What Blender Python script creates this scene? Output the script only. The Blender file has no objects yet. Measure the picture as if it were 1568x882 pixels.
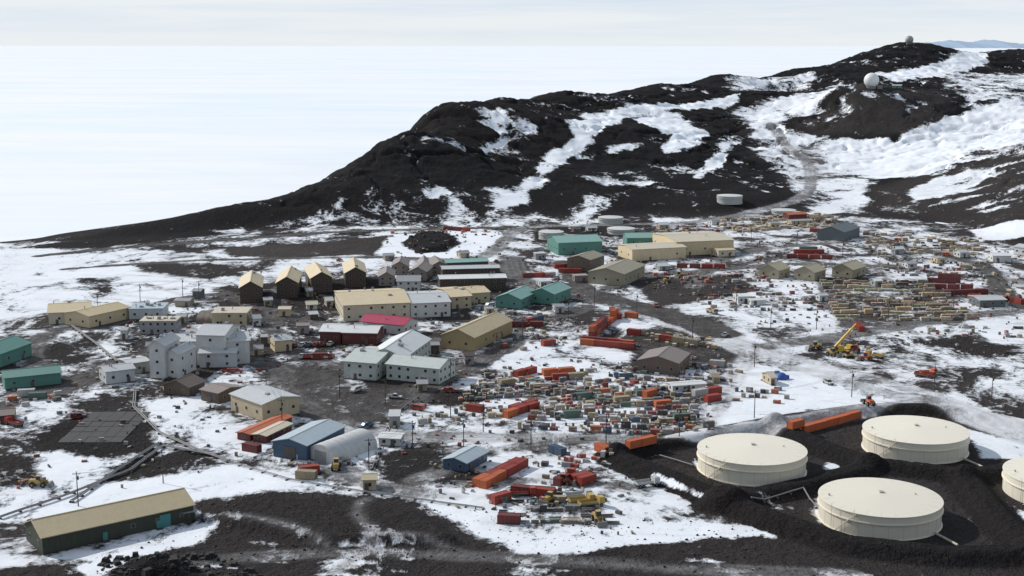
import bpy, math, random
import numpy as np
from mathutils import Vector, Matrix
random.seed(7); rng=np.random.default_rng(11)
sc=bpy.context.scene
# ---------------------------------------------------------------- survey station (camera) constants
F=2050.0; CX=784.0; CY=441.0; H=125.0; P=math.atan((CY-69)/F); cp,sp=math.cos(P),math.sin(P)
def ray(px,py):
    dx=(px-CX)/F; dy=-(py-CY)/F
    return dx, cp+dy*sp, -sp+dy*cp
def at(px,py,Y):
    a,b,c=ray(px,py); return (a/b*Y, Y, H+c/b*Y)
# ---------------------------------------------------------------- noise
TAB=rng.random((256,256))
def vn(x,y,s=0):
    x=x+s*17.3; y=y+s*31.7
    xi=np.floor(x).astype(int); yi=np.floor(y).astype(int); fx=x-xi; fy=y-yi
    fx=fx*fx*(3-2*fx); fy=fy*fy*(3-2*fy)
    a=TAB[xi&255,yi&255]; b=TAB[(xi+1)&255,yi&255]; c=TAB[xi&255,(yi+1)&255]; d=TAB[(xi+1)&255,(yi+1)&255]
    return (a*(1-fx)+b*fx)*(1-fy)+(c*(1-fx)+d*fx)*fy
def fbm(x,y,o=4,s=0,g=.5):
    r=0;a=1;t=0
    for i in range(o):
        r=r+a*(vn(x*2**i,y*2**i,s+i)-.5); t+=a; a*=g
    return r/t
def sst(a,b,x):
    t=np.clip((x-a)/(b-a),0,1); return t*t*(3-2*t)
# ---------------------------------------------------------------- terrain control points
CPX=[]
def add(px,py,Y): CPX.append(at(px,py,Y))
ridge=[(60,367,870),(130,358,880),(200,347,890),(350,313,960),(480,283,1010),(540,254,1060),(570,230,1100),(605,207,1150),(650,173,1260),(685,174,1330),(700,168,1340),(750,151,1430),(850,143,1560),(1000,129,1760),(1110,112,1950),(1200,108,2150),(1255,101,2250),(1310,82,2350),(1345,73,2400),(1385,65,2430),(1430,72,2450),(1480,86,2700),(1568,80,3000),(1750,80,3000)]
for r in ridge:
    p=at(*r); CPX.append(p)
    for k,(m,zz) in enumerate(((5,-8),(10,-12))):
        Y=r[2]+max(70*(k+1),p[2]*m); CPX.append((p[0]/p[1]*Y,Y,zz))
face=[(300,340,895),(480,330,935),(480,302,970),(600,320,960),(600,280,1010),(600,240,1080),(540,270,1020),(700,310,990),(700,260,1070),(700,210,1180),
(770,230,1180),(850,320,1000),(850,270,1090),(850,220,1220),(850,175,1400),(930,300,1040),(930,250,1180),(1000,320,1010),(1000,280,1090),(1000,235,1230),(1000,185,1430),(1000,150,1620),
(1100,320,1010),(1100,300,1050),(1100,265,1150),(1100,215,1320),(1100,160,1650),(1200,310,1040),(1200,270,1180),(1200,220,1380),(1200,180,1600),(1200,140,1900),
(1320,320,1030),(1320,270,1180),(1320,215,1370),(1320,175,1430),(1290,136,1500),(1335,133,1500),(1320,118,1900),(1320,100,2150),(1260,165,1480),(1250,205,1400),
(1400,300,1040),(1400,260,1180),(1400,210,1360),(1400,160,1460),(1400,139,1510),(1400,115,2000),(1400,95,2200),(1480,340,950),(1480,290,1050),(1480,240,1180),(1480,195,1400),(1480,150,1700),(1480,110,2200),
(1568,370,855),(1568,330,920),(1568,280,1000),(1568,225,1120),(1568,185,1400),(1568,150,1700),(1568,110,2300),(1750,380,830),(1750,280,960),(1750,200,1200),(1750,140,1800),(1950,300,900),(1950,200,1200),(1950,120,2000)]
for f in face: add(*f)
CPX.append((130,1680,66)); CPX.append((560,1680,68)); CPX.append((430,1680,66))
for px,Y in [(-300,900),(-300,1200),(0,930),(0,1200),(150,1050),(300,1200),(-300,2500),(200,2500),(500,3000),(800,3800),(1100,4500),(1500,4800)]:
    a,b,c=ray(px,400); CPX.append((a/b*Y,Y,-10.))
footpx=[-500,0,60,200,400,600,900,1060,1200,1320,1450,1568,1750,2000]
footpy=[378,378,376,366,353,346,345,338,330,335,350,385,400,410]
FU=[];FY=[]
for a_,b_ in zip(footpx,footpy):
    d=ray(a_,b_); Yf=-H*d[1]/d[2]; FU.append(d[0]/d[1]); FY.append(Yf)
    if a_>-1: CPX.append((d[0]/d[1]*Yf,Yf,0.)); CPX.append((d[0]/d[1]*(Yf-60),Yf-60,0.))
C=np.array(CPX); Xc=C[:,:2]/1000.; zc=C[:,2]; n=len(C); c2=.03**2
A=np.sqrt(((Xc[:,None]-Xc[None])**2).sum(-1)+c2)
M=np.zeros((n+3,n+3)); M[:n,:n]=A-np.eye(n)*1e-4; M[:n,n]=1; M[:n,n+1:]=Xc; M[n,:n]=1; M[n+1:,:n]=Xc.T
sol=np.linalg.solve(M,np.concatenate([zc,[0,0,0]]))
def rbf(x,y):
    x=x/1000.;y=y/1000.; r=sol[n]+sol[n+1]*x+sol[n+2]*y
    for i in range(n): r=r+sol[i]*np.sqrt((x-Xc[i,0])**2+(y-Xc[i,1])**2+c2)
    return r
ys=list(np.arange(-60,285,7.)); y=285.
while y<5000: ys.append(y); y+=.0029*y
ys=np.array(ys); NR=len(ys); NC=860
def hw(y): return .48*(y+260)
U=np.linspace(-1,1,NC); GX=U[None]*hw(ys)[:,None]; GY=np.repeat(ys[:,None],NC,1)
u=GX/np.maximum(GY,50); yf=np.interp(u,FU,FY)
W=sst(-5,70,GY-yf)
m=W>0
R=np.zeros_like(GX); R[m]=rbf(GX[m],GY[m])
hn=fbm(GX/170,GY/170,6,3,.55)
wx=fbm(GX/60,GY/60,3,50)*.7; rg1=1-np.abs(2*fbm(GX/120+wx,GY/75+wx,5,9,.5))*2.2
rg2=1-np.abs(2*fbm(GX/45+wx+.6*GY/120,GY/60-wx,4,19,.5))*2.2
amp=sst(2,30,R)*W
gul=sst(.82,1.,rg1)
gul2=sst(.80,1.,rg2)
Z=R*W+amp*(hn*6-gul*4.2-gul2*2.0+fbm(GX/32,GY/32,5,13,.62)*7+fbm(GX/9,GY/9,3,21)*3.0)
Z+=(1-W)*(fbm(GX/80,GY/80,3,5)*1.6+fbm(GX/9,GY/9,2,6)*.35)
t=np.clip((262-GY)/262,0,1.1); Z+=118*t**1.5
def tz(x,y):
    x=np.asarray(x,float); y=np.asarray(y,float)
    j=np.clip(np.interp(y,ys,np.arange(NR)),0,NR-1.001); i=np.clip((x/hw(y)+1)/2*(NC-1),0,NC-1.001)
    j0=j.astype(int); i0=i.astype(int); fj=j-j0; fi=i-i0
    return (Z[j0,i0]*(1-fi)+Z[j0,i0+1]*fi)*(1-fj)+(Z[j0+1,i0]*(1-fi)+Z[j0+1,i0+1]*fi)*fj
YS=np.geomspace(120,3600,2600)
def G(px,py):
    a,b,c=ray(px,py); x=a/b*YS; z=H+c/b*YS; cl=z-tz(x,YS)
    k=np.argmax(cl<=0)
    if cl[k]>0:
        k=int(np.argmin(cl[:-5])); return np.array([x[k],YS[k],float(tz(x[k],YS[k]))])
    if k==0: k=1
    f=cl[k-1]/(cl[k-1]-cl[k]+1e-9); Y=YS[k-1]+f*(YS[k]-YS[k-1]); X=a/b*Y
    return np.array([X,Y,float(tz(X,Y))])
# ---------------------------------------------------------------- painting of ground attributes (world space)
SN=np.full_like(GX,.56); TN=np.full_like(GX,.65); RD=np.zeros_like(GX)
hm=sst(.40,.62,fbm(GX/160,GY/110,4,40)+.5)
hillv=.03+.17*hm
SN=SN*(1-W)+hillv*W; TN=TN*(1-W)+.03*W
SN[GY<300]=.2; TN[GY<300]=.35
def segd(X,Y,a,b):
    d=b-a; L=(d**2).sum()+1e-9; t=np.clip(((X-a[0])*d[0]+(Y-a[1])*d[1])/L,0,1)
    return np.hypot(X-a[0]-t*d[0],Y-a[1]-t*d[1]),t
def region(pts,marg):
    lo=pts.min(0)-marg; hi=pts.max(0)+marg
    r0=max(0,np.searchsorted(ys,lo[1])-1); r1=min(NR,np.searchsorted(ys,hi[1])+1)
    return slice(r0,r1)
def paint(poly,fe=6,snow=None,tone=None,road=None,dz=0,st=1.):
    pts=np.array([G(*p)[:2] for p in poly]); far=np.median(pts[:,1])>960
    if far: fe=fe*1.6
    sl=region(pts,fe*2)
    X=GX[sl];Y=GY[sl]; mk=(X>pts[:,0].min()-fe*2)&(X<pts[:,0].max()+fe*2)
    if not mk.any(): return
    x=X[mk];y=Y[mk]; ins=np.zeros(len(x),bool); dd=np.full(len(x),1e9)
    for i in range(len(pts)):
        a=pts[i];b=pts[(i+1)%len(pts)]
        cond=((a[1]>y)!=(b[1]>y))&(x<(b[0]-a[0])*(y-a[1])/(b[1]-a[1]+1e-9)+a[0]); ins^=cond
        dd=np.minimum(dd,segd(x,y,a,b)[0])
    sd=np.where(ins,dd,-dd)
    if far: sd=sd+fbm(x/28,y/40,4,88,.6)*16
    w=sst(-fe,fe,sd)*st
    for arr,v in ((SN,snow),(TN,tone),(RD,road)):
        if v is not None:
            s=arr[sl]; q=s[mk]; s[mk]=q*(1-w)+v*w
    if dz:
        s=Z[sl]; s[mk]+=dz*sst(0,max(abs(dz)*2.2,4),sd)
def line(poly,wid,snow=None,tone=None,road=None,dz=0,fe=2.,ruts=True):
    pts=np.array([G(*p)[:2] for p in poly])
    if len(pts)>2 and ruts:
        q=[pts[0]]
        for i in range(len(pts)-1):
            p0,p1,p2,p3=pts[max(i-1,0)],pts[i],pts[i+1],pts[min(i+2,len(pts)-1)]
            for t_ in (.25,.5,.75,1.): q.append(.5*((2*p1)+(-p0+p2)*t_+(2*p0-5*p1+4*p2-p3)*t_**2+(-p0+3*p1-3*p2+p3)*t_**3))
        pts=np.array(q)
    sl=region(pts,wid+fe+3); X=GX[sl];Y=GY[sl]; dd=np.full(X.shape,1e9)
    for i in range(len(pts)-1): dd=np.minimum(dd,segd(X,Y,pts[i],pts[i+1])[0])
    wob=fbm(X/14,Y/14,3,60)*(4. if wid>4 else 1.) if ruts else 0
    w=1-sst(wid/2-fe/2,wid/2+fe,dd+wob)
    if dz: Z[sl]+=dz*(1-sst(wid*.12,wid/2,dd))
    rv=1.
    if ruts: rv=.80+.20*np.cos(dd*1.9+fbm(X/30,Y/30,2,33)*3)
    for arr,v,k in ((SN,snow,1),(TN,tone,1),(RD,road,rv)):
        if v is not None: arr[sl]=arr[sl]*(1-w)+v*k*w
Pt=paint
# --- hill
Pt([(560,235),(650,172),(760,155),(780,230),(760,300),(560,300),(480,290)],10,.02,.03)
Pt([(430,295),(560,292),(760,285),(780,330),(760,350),(600,346),(400,352),(330,350)],12,.38,.1)
Pt([(60,372),(200,346),(350,312),(480,281),(560,290),(400,345),(200,366)],6,.08,.05)
Pt([(720,166),(745,190),(800,206),(840,198),(800,180),(738,162)],8,.58)
Pt([(640,205),(770,222),(800,245),(740,236),(650,215)],8,.42)
Pt([(760,150),(980,138),(990,160),(860,185),(780,175)],10,.16)
Pt([(868,188),(900,177),(1000,160),(1130,144),(1138,153),(1020,171),(955,180),(925,195),(905,218),(850,248),(825,262),(838,240),(872,214)],5,1.15,.1)
Pt([(850,242),(868,250),(808,306),(784,296)],5,.95)
Pt([(975,183),(1010,170),(1045,170),(1050,186),(1082,202),(1062,222),(1018,234),(1008,226),(1037,208),(1003,196)],5,1.15)
Pt([(1108,216),(1132,216),(1112,246),(1075,274),(1054,273),(1085,246)],4,1.15)
Pt([(753,290),(800,284),(812,308),(775,322),(752,318)],6,1.)
Pt([(925,222),(985,218),(990,230),(935,232)],6,.75)
Pt([(870,260),(1050,250),(1080,262),(960,285),(880,280)],8,.33)
Pt([(905,300),(948,297),(932,316),(875,348),(850,340)],8,.78)
Pt([(640,330),(760,325),(900,335),(1000,330),(1000,350),(640,352)],10,.55)
Pt([(1120,170),(1180,150),(1290,124),(1310,132),(1262,150),(1205,185),(1165,215),(1145,205)],10,.85,.3)
Pt([(1165,195),(1250,205),(1300,215),(1330,270),(1342,318),(1250,328),(1190,260),(1150,240)],10,.76,.45)
Pt([(1200,225),(1250,225),(1275,270),(1230,280)],10,.45,.7,.35)
Pt([(1375,215),(1400,200),(1450,180),(1500,164),(1640,146),(1640,218),(1500,240),(1400,270),(1345,274),(1285,250),(1265,215),(1300,214)],6,1.2,.2)
Pt([(1330,114),(1440,96),(1512,80),(1508,96),(1440,118),(1375,126)],6,1.2)
Pt([(1440,108),(1640,98),(1640,148),(1500,164),(1465,148)],16,.66,.2)
Pt([(1110,120),(1250,108),(1260,122),(1120,140)],10,.62,.2)
Pt([(1215,190),(1290,137),(1400,137),(1470,150),(1440,178),(1390,200),(1300,206),(1240,206)],8,.10,.45)
Pt([(1260,104),(1385,66),(1470,80),(1400,100),(1300,108)],10,.12,.03)
Pt([(1395,272),(1500,242),(1640,218),(1640,330),(1500,350),(1420,335),(1340,325),(1335,290)],8,.22,.55)
Pt([(1386,290),(1430,273),(1500,260),(1528,266),(1450,297),(1400,309)],4,1.1)
Pt([(1440,240),(1568,218),(1640,218),(1640,228),(1500,250)],6,.5,.6)
Pt([(1490,352),(1640,325),(1640,352),(1500,368)],6,1.)
Pt([(1000,300),(1160,285),(1180,300),(1150,320),(1050,332)],8,.08,.1)
for k in range(9):
    x0=1400+rng.uniform(0,120); y0=rng.uniform(255,335); Pt([(x0,y0),(x0+60,y0-16),(x0+130,y0-27),(x0+62,y0-12)],2,.7,.4)
hmk=W*sst(3,12,R)
SN+=hmk*(.46*gul*sst(.35,.6,fbm(GX/90,GY/90,3,71)+.5)+.38*gul2*sst(.42,.62,fbm(GX/110,GY/90,3,81)+.5))*(SN<.6)
SN-=hmk*.22*sst(.3,.55,.5-rg2)*(SN>.6)*sst(.5,.65,fbm(GX/70,GY/70,3,91)+.5)
# --- shore and town
Pt([(-250,374),(60,379),(200,395),(330,425),(320,452),(200,466),(60,472),(-250,560)],10,.82,.3)
Pt([(60,420),(200,430),(260,445),(120,460)],8,.62,.3)
Pt([(20,371),(330,362),(560,350),(600,360),(340,380),(200,390),(60,380)],6,.50,.35)
Pt([(20,380),(130,368),(330,352),(340,359),(150,379)],4,.15,.1)
Pt([(200,405),(300,402),(430,410),(400,421),(300,426),(215,416)],5,.33,.5)
Pt([(330,395),(600,395),(760,385),(780,415),(600,405),(420,432),(370,420)],6,.66,.55)
Pt([(345,379),(470,373),(600,360),(600,372),(580,388),(420,396),(355,390)],5,.10,.8)
Pt([(575,387),(600,360),(700,353),(790,360),(765,385),(700,394),(620,397)],5,.97,.2)
Pt([(612,372),(640,357),(690,360),(704,372),(682,386),(638,388)],4,.06,.1,dz=3)
Pt([(780,350),(1060,345),(1300,335),(1568,400),(1568,440),(1300,420),(900,430),(800,400)],10,.56,.8)
Pt([(815,345),(880,345),(1000,330),(1000,362),(880,372),(815,370)],4,.3,.3)
Pt([(340,450),(560,435),(780,400),(800,440),(925,450),(900,480),(760,560),(640,600),(520,640),(420,620),(380,560),(250,590),(260,545),(330,500)],8,.38,.7)
Pt([(330,440),(560,425),(600,440),(560,470),(340,480)],6,.18,.4)
Pt([(420,500),(520,490),(640,520),(620,555),(520,556),(420,560)],6,.47,.7)
Pt([(640,480),(740,480),(700,520),(640,530)],5,.48,.7)
Pt([(200,470),(330,450),(340,500),(260,560),(160,600),(100,560)],8,.52,.5)
Pt([(60,520),(130,510),(160,545),(110,565),(70,555)],5,.33,.3)
Pt([(0,580),(60,560),(100,560),(200,545),(180,570),(90,610),(0,640)],5,.3,.6,.2)
Pt([(400,560),(520,555),(540,600),(660,590),(640,620),(560,640),(470,620)],8,.3,.6,.4)
Pt([(790,520),(890,530),(1000,548),(940,565),(800,580),(720,570)],6,.78,.5)
Pt([(640,500),(700,480),(760,470),(900,480),(880,520),(790,520),(740,560),(690,560)],6,.46,.8)
Pt([(640,610),(760,570),(950,555),(1080,600),(1160,590),(1180,640),(1060,664),(640,668)],6,.66,.65)
Pt([(660,600),(700,596),(760,605),(720,622),(670,618)],4,.06,.3)
Pt([(1140,556),(1200,560),(1290,598),(1350,612),(1320,630),(1150,652),(1085,664),(1115,612)],5,.93,.35)
Pt([(950,430),(1250,420),(1420,420),(1600,470),(1600,525),(1300,510),(1200,530),(1000,470)],8,.60,.8)
Pt([(1110,440),(1240,440),(1260,500),(1140,500),(1040,470)],8,.70,.6)
Pt([(1250,425),(1420,425),(1500,490),(1290,500)],5,.42,.9)
Pt([(960,428),(1130,420),(1155,445),(1010,470)],5,.12,.8)
Pt([(960,505),(1090,505),(1150,545),(1120,570),(960,560),(970,530)],6,.26,.8)
Pt([(1330,515),(1600,505),(1600,600),(1350,560)],10,.58,.5)
Pt([(1380,520),(1520,510),(1540,545),(1430,555)],8,.40,.4)
Pt([(1480,490),(1640,480),(1640,520),(1520,525)],5,.85)
# left bottom
Pt([(0,600),(200,590),(420,690),(360,715),(200,740),(0,790)],8,.58,.4)
Pt([(48,668),(120,634),(200,632),(232,655),(220,690),(130,705),(60,690)],5,.04,.15)
Pt([(215,612),(300,603),(345,648),(425,680),(425,702),(330,692),(250,652)],5,.74,.35)
Pt([(30,700),(90,690),(190,712),(130,752),(20,775)],5,.85,.3)
Pt([(-40,690),(60,702),(70,740),(-40,750)],5,.22,.3)
Pt([(190,700),(300,690),(360,715),(300,728),(200,735)],5,.36,.3)
Pt([(420,690),(600,690),(640,740),(560,750),(440,720)],6,.60,.4)
Pt([(575,690),(670,688),(690,716),(740,730),(700,746),(620,738),(570,720)],5,.2,.3)
Pt([(-50,800),(90,760),(220,733),(360,712),(450,730),(560,748),(700,768),(745,800),(800,846),(740,830),(690,795),(560,762),(400,752),(290,770),(200,765),(50,800)],4,.88,.2)
Pt([(560,738),(640,745),(740,738),(760,690),(860,690),(950,705),(1060,765),(1000,800),(870,840),(790,850),(735,800),(640,765)],6,.74,.5)
Pt([(-50,1300),(-50,872),(40,868),(140,858),(230,842),(320,800),(292,772),(400,752),(560,762),(640,768),(690,797),(745,835),(800,850),(880,848),(960,830),(1060,812),(1120,800),(1250,838),(1400,852),(1600,868),(1750,860),(1750,1300)],5,.19,.42,st=1)
Pt([(300,800),(400,765),(560,768),(660,790),(720,835),(500,840)],10,.12,.3,dz=2.0)
for k in range(34):
    x0=rng.uniform(260,1250); y0=rng.uniform(825,885); l=rng.uniform(20,90)
    Pt([(x0,y0),(x0+l*.5,y0-3),(x0+l,y0+3),(x0+l*.5,y0+4)],2.5,.62,.3)
Pt([(110,872),(200,842),(300,803),(330,800),(300,830),(230,850),(140,880)],3,.85,.3)
Pt([(-30,845),(40,840),(30,868),(-30,872)],3,.85,.3)
Pt([(760,820),(1060,795),(1200,812),(1240,822),(1100,822),(900,842),(800,850)],3,.9,.2)
Pt([(170,900),(200,856),(255,850),(290,862),(330,900)],3,.0,.0,dz=3.5)
# tank farm
Pt([(930,700),(1060,672),(1190,650),(1330,626),(1430,626),(1640,660),(1700,860),(1600,868),(1400,852),(1250,838),(1150,790),(1060,745),(980,730)],5,.12,.5)
Pt([(1062,700),(1080,716),(1076,722),(1060,714)],2,.9)
Pt([(1265,700),(1335,710),(1290,730),(1262,718)],3,.92)
Pt([(1440,738),(1510,750),(1600,800),(1600,850),(1500,800)],4,.9)
Pt([(1475,655),(1620,690),(1620,705),(1500,702)],3,.92)
Pt([(1005,730),(1040,728),(1062,748),(1035,758)],2,.9)
Pt([(1090,772),(1140,766),(1155,785),(1110,786)],2,.85)
Pt([(1250,760),(1262,790),(1255,808),(1245,790)],2,.7)
BERM=[[(945,698),(1010,684),(1080,670),(1190,650),(1330,630),(1430,630),(1568,655),(1700,680)],[(945,698),(990,722),(1080,758),(1170,795),(1300,838),(1450,856),(1620,850)],
 [(1190,650),(1262,690),(1330,714),(1480,733),(1620,716)],[(1100,765),(1230,748),(1330,714)],[(1480,733),(1530,800),(1600,850)]]
for b in BERM: line(b,13,.04,.12,dz=2.6,ruts=False)
for b in [[(1000,728),(1050,748),(1075,758)]]: line(b,1.8,.62,.2,ruts=False,fe=1)
# roads
ROADS=[([(780,395),(800,430),(880,450),(960,470),(1050,500),(1150,535)],13,.35,.6,.95),
([(980,478),(1060,500),(1150,535),(1300,578),(1420,612),(1568,665),(1750,730)],19,.66,.4,.97),
([(900,452),(1000,475),(1100,510)],18,.25,.8,.5),
([(1170,530),(1300,512),(1430,492),(1568,474),(1750,455)],10,.4,.7,.95),
([(540,655),(640,668),(780,670),(930,672),(1070,662),(1200,645),(1330,620),(1420,612)],10,.52,.6,.95),
([(640,600),(720,560),(780,530),(800,500),(900,470)],9,.3,.8,.9),
([(0,622),(90,598),(150,570),(200,548),(300,530),(420,560),(440,600),(520,650)],9,.25,.8,.9),
([(60,560),(50,535),(90,505),(160,500),(260,460),(340,450)],7,.3,.8,.85),
([(340,450),(440,480),(520,500),(600,470),(740,440),(780,430)],9,.27,.9,.85),
([(600,395),(720,398),(760,380),(800,350),(900,345),(1060,340),(1150,325),(1230,300),(1240,260),(1210,230),(1180,190)],10,.45,.6,.9),
([(1150,330),(1260,345),(1340,370),(1420,380),(1520,420),(1568,440)],12,.52,.7,.9),
([(1400,380),(1500,405),(1530,440),(1568,470)],10,.25,.8,.8),
([(60,392),(200,378),(330,368),(560,353),(780,348)],7,.25,.4,.9),
([(100,412),(330,398),(560,394),(700,398)],6,.3,.6,.85),
([(1150,540),(1110,600),(1060,662)],9,.66,.5,.75),
([(520,870),(570,820),(545,785),(560,765)],3.5,.38,.5,.6),
([(300,860),(520,845),(700,850),(900,862),(1300,880)],6,.38,.5,.6),
([(300,790),(430,800),(520,845)],3,.38,.5,.5),([(560,815),(660,825),(760,860)],2.5,.38,.5,.5),
([(430,440),(420,520),(520,560),(560,540),(660,520)],8,.3,.9,.8),
([(1060,440),(1100,400),(1180,380),(1300,370)],9,.4,.8,.85),
([(860,400),(900,450)],9,.25,.8,.8),([(930,440),(1010,420),(1120,412),(1200,404),(1400,408)],7,.35,.8,.8),
([(640,735),(760,690),(900,672)],6,.45,.7,.65),([(700,745),(820,735),(960,745)],5,.5,.7,.6),
([(1260,435),(1300,500)],6,.35,.8,.75),([(520,650),(500,690),(560,740),(700,760)],7,.55,.6,.6)]
for p,w,s,tt,r in ROADS: line(p,w,s,tt,r)
for k in range(60):
    x0=rng.uniform(900,1560); y0=rng.uniform(350,600); l=rng.uniform(60,220)
    if k%4==0: x0=rng.uniform(620,900); y0=rng.uniform(680,800); l=rng.uniform(40,120)
    if k%5==0: x0=rng.uniform(0,300); y0=rng.uniform(400,480)
    s_=rng.uniform(-.1,.3); line([(x0,y0),(x0+l*.5,y0+l*s_*.5+rng.uniform(-6,6)),(x0+l,y0+l*s_)],rng.uniform(1.5,4),None,.8,rng.uniform(.25,.6))
# ---------------------------------------------------------------- node helpers
def newmat(name):
    m=bpy.data.materials.new(name); m.use_nodes=True; nt=m.node_tree; b=nt.nodes['Principled BSDF']; return m,nt,b
def N(nt,t,**k):
    n_=nt.nodes.new(t)
    for a,v in k.items(): setattr(n_,a,v)
    return n_
def noise(nt,vec,scale,detail=4,rough=.5,dist=0):
    n_=N(nt,'ShaderNodeTexNoise'); n_.inputs['Scale'].default_value=scale; n_.inputs['Detail'].default_value=detail; n_.inputs['Roughness'].default_value=rough; n_.inputs['Distortion'].default_value=dist
    nt.links.new(vec,n_.inputs['Vector']); return n_.outputs['Fac']
def mapr(nt,v,a,b,c=0,d=1):
    n_=N(nt,'ShaderNodeMapRange'); nt.links.new(v,n_.inputs[0]); n_.inputs[1].default_value=a;n_.inputs[2].default_value=b;n_.inputs[3].default_value=c;n_.inputs[4].default_value=d; return n_.outputs[0]
def math_(nt,op,a,b):
    n_=N(nt,'ShaderNodeMath',operation=op)
    for i,v in enumerate((a,b)):
        if isinstance(v,(int,float)): n_.inputs[i].default_value=v
        else: nt.links.new(v,n_.inputs[i])
    return n_.outputs[0]
def mix(nt,f,a,b,bt='MIX'):
    n_=N(nt,'ShaderNodeMix',data_type='RGBA',blend_type=bt)
    for i,v in ((0,f),(6,a),(7,b)):
        if isinstance(v,(int,float)): n_.inputs[i].default_value=v
        elif isinstance(v,tuple): n_.inputs[i].default_value=(*v,1)
        else: nt.links.new(v,n_.inputs[i])
    return n_.outputs[2]
def mapping(nt,vec,scale,rot=(0,0,0)):
    n_=N(nt,'ShaderNodeMapping'); n_.inputs['Scale'].default_value=scale; n_.inputs['Rotation'].default_value=rot; nt.links.new(vec,n_.inputs['Vector']); return n_.outputs[0]
# terrain material
mt,nt,b=newmat('volcanic_gravel_and_snow')
pos=N(nt,'ShaderNodeNewGeometry').outputs['Position']
def attr(nm):
    a=N(nt,'ShaderNodeAttribute'); a.attribute_name=nm; return a.outputs['Fac']
snow,tone,road=attr('snow'),attr('tone'),attr('road')
wind=mapping(nt,pos,(1,.7,1),(0,0,.5))
nA=noise(nt,wind,.045,7,.72,.5); nB=noise(nt,pos,.35,4,.65); nC=noise(nt,pos,.008,3,.6); nD=noise(nt,pos,1.6,1,.6)
s=math_(nt,'ADD',snow,math_(nt,'MULTIPLY',math_(nt,'SUBTRACT',nA,.5),2.5))
s=math_(nt,'ADD',s,math_(nt,'MULTIPLY',math_(nt,'SUBTRACT',nB,.5),.8))
sm=mapr(nt,s,.44,.68)
rock=mix(nt,tone,(.0058,.0056,.0062),(.062,.052,.046))
rock=mix(nt,mapr(nt,nB,.35,.7,0,.42),rock,(.019,.0175,.0175))
rock=mix(nt,math_(nt,'MULTIPLY',mapr(nt,nD,.4,.75,.0,.6),math_(nt,'ADD',tone,.10)),rock,(.11,.10,.097))
rock=mix(nt,mapr(nt,nC,.42,.65,.0,.30),rock,(.024,.0165,.015))
sn1=mix(nt,mapr(nt,nA,.4,.7,0,1),(.76,.785,.81),(.85,.86,.87))
nE=noise(nt,mapping(nt,pos,(.03,.11,1),(0,0,-.25)),1,4,.65,.8)
dirt=math_(nt,'MULTIPLY',tone,mapr(nt,nB,.3,.75,.02,.55))
dirt=math_(nt,'MAXIMUM',dirt,math_(nt,'MULTIPLY',tone,mapr(nt,nE,.5,.68,0,.95)))
sn1=mix(nt,dirt,sn1,(.36,.34,.33))
col=mix(nt,sm,rock,sn1)
rn_=mapr(nt,noise(nt,pos,.12,4,.65),.35,.65)
rdk=mix(nt,rn_,(.075,.069,.065),(.19,.18,.172)); rlt=mix(nt,rn_,(.42,.41,.405),(.68,.68,.69))
rc=mix(nt,mapr(nt,snow,.3,.75),rdk,rlt)
rf=math_(nt,'MULTIPLY',road,mapr(nt,nB,.3,.6,.75,1.))
col=mix(nt,rf,col,rc)
nt.links.new(col,b.inputs['Base Color']); b.inputs['Roughness'].default_value=.92; b.inputs['Specular IOR Level'].default_value=.06
bp=N(nt,'ShaderNodeBump'); bp.inputs['Strength'].default_value=.85; bp.inputs['Distance'].default_value=1.4
hb=math_(nt,'ADD',math_(nt,'MULTIPLY',math_(nt,'ADD',nB,math_(nt,'MULTIPLY',nA,2.5)),math_(nt,'SUBTRACT',1.12,sm)),math_(nt,'MULTIPLY',sm,1.4))
nt.links.new(hb,bp.inputs['Height']); nt.links.new(bp.outputs[0],b.inputs['Normal'])
me=bpy.data.meshes.new('terrain')
V=np.stack([GX,GY,Z],-1).reshape(-1,3).astype(np.float32)
idx=np.arange(NR*NC).reshape(NR,NC); Q=np.stack([idx[:-1,:-1],idx[:-1,1:],idx[1:,1:],idx[1:,:-1]],-1).reshape(-1,4)
me.vertices.add(len(V)); me.vertices.foreach_set('co',V.ravel()); me.loops.add(Q.size); me.loops.foreach_set('vertex_index',Q.ravel().astype(np.int32))
me.polygons.add(len(Q)); me.polygons.foreach_set('loop_start',np.arange(0,Q.size,4,dtype=np.int32)); me.polygons.foreach_set('loop_total',np.full(len(Q),4,np.int32))
me.polygons.foreach_set('use_smooth',np.ones(len(Q),bool)); me.update(calc_edges=True)
for nm,arr in (('snow',SN),('tone',TN),('road',RD)):
    a=me.attributes.new(nm,'FLOAT','POINT'); a.data.foreach_set('value',arr.ravel().astype(np.float32))
me.materials.append(mt); terrain=bpy.data.objects.new('terrain',me); sc.collection.objects.link(terrain)
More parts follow.
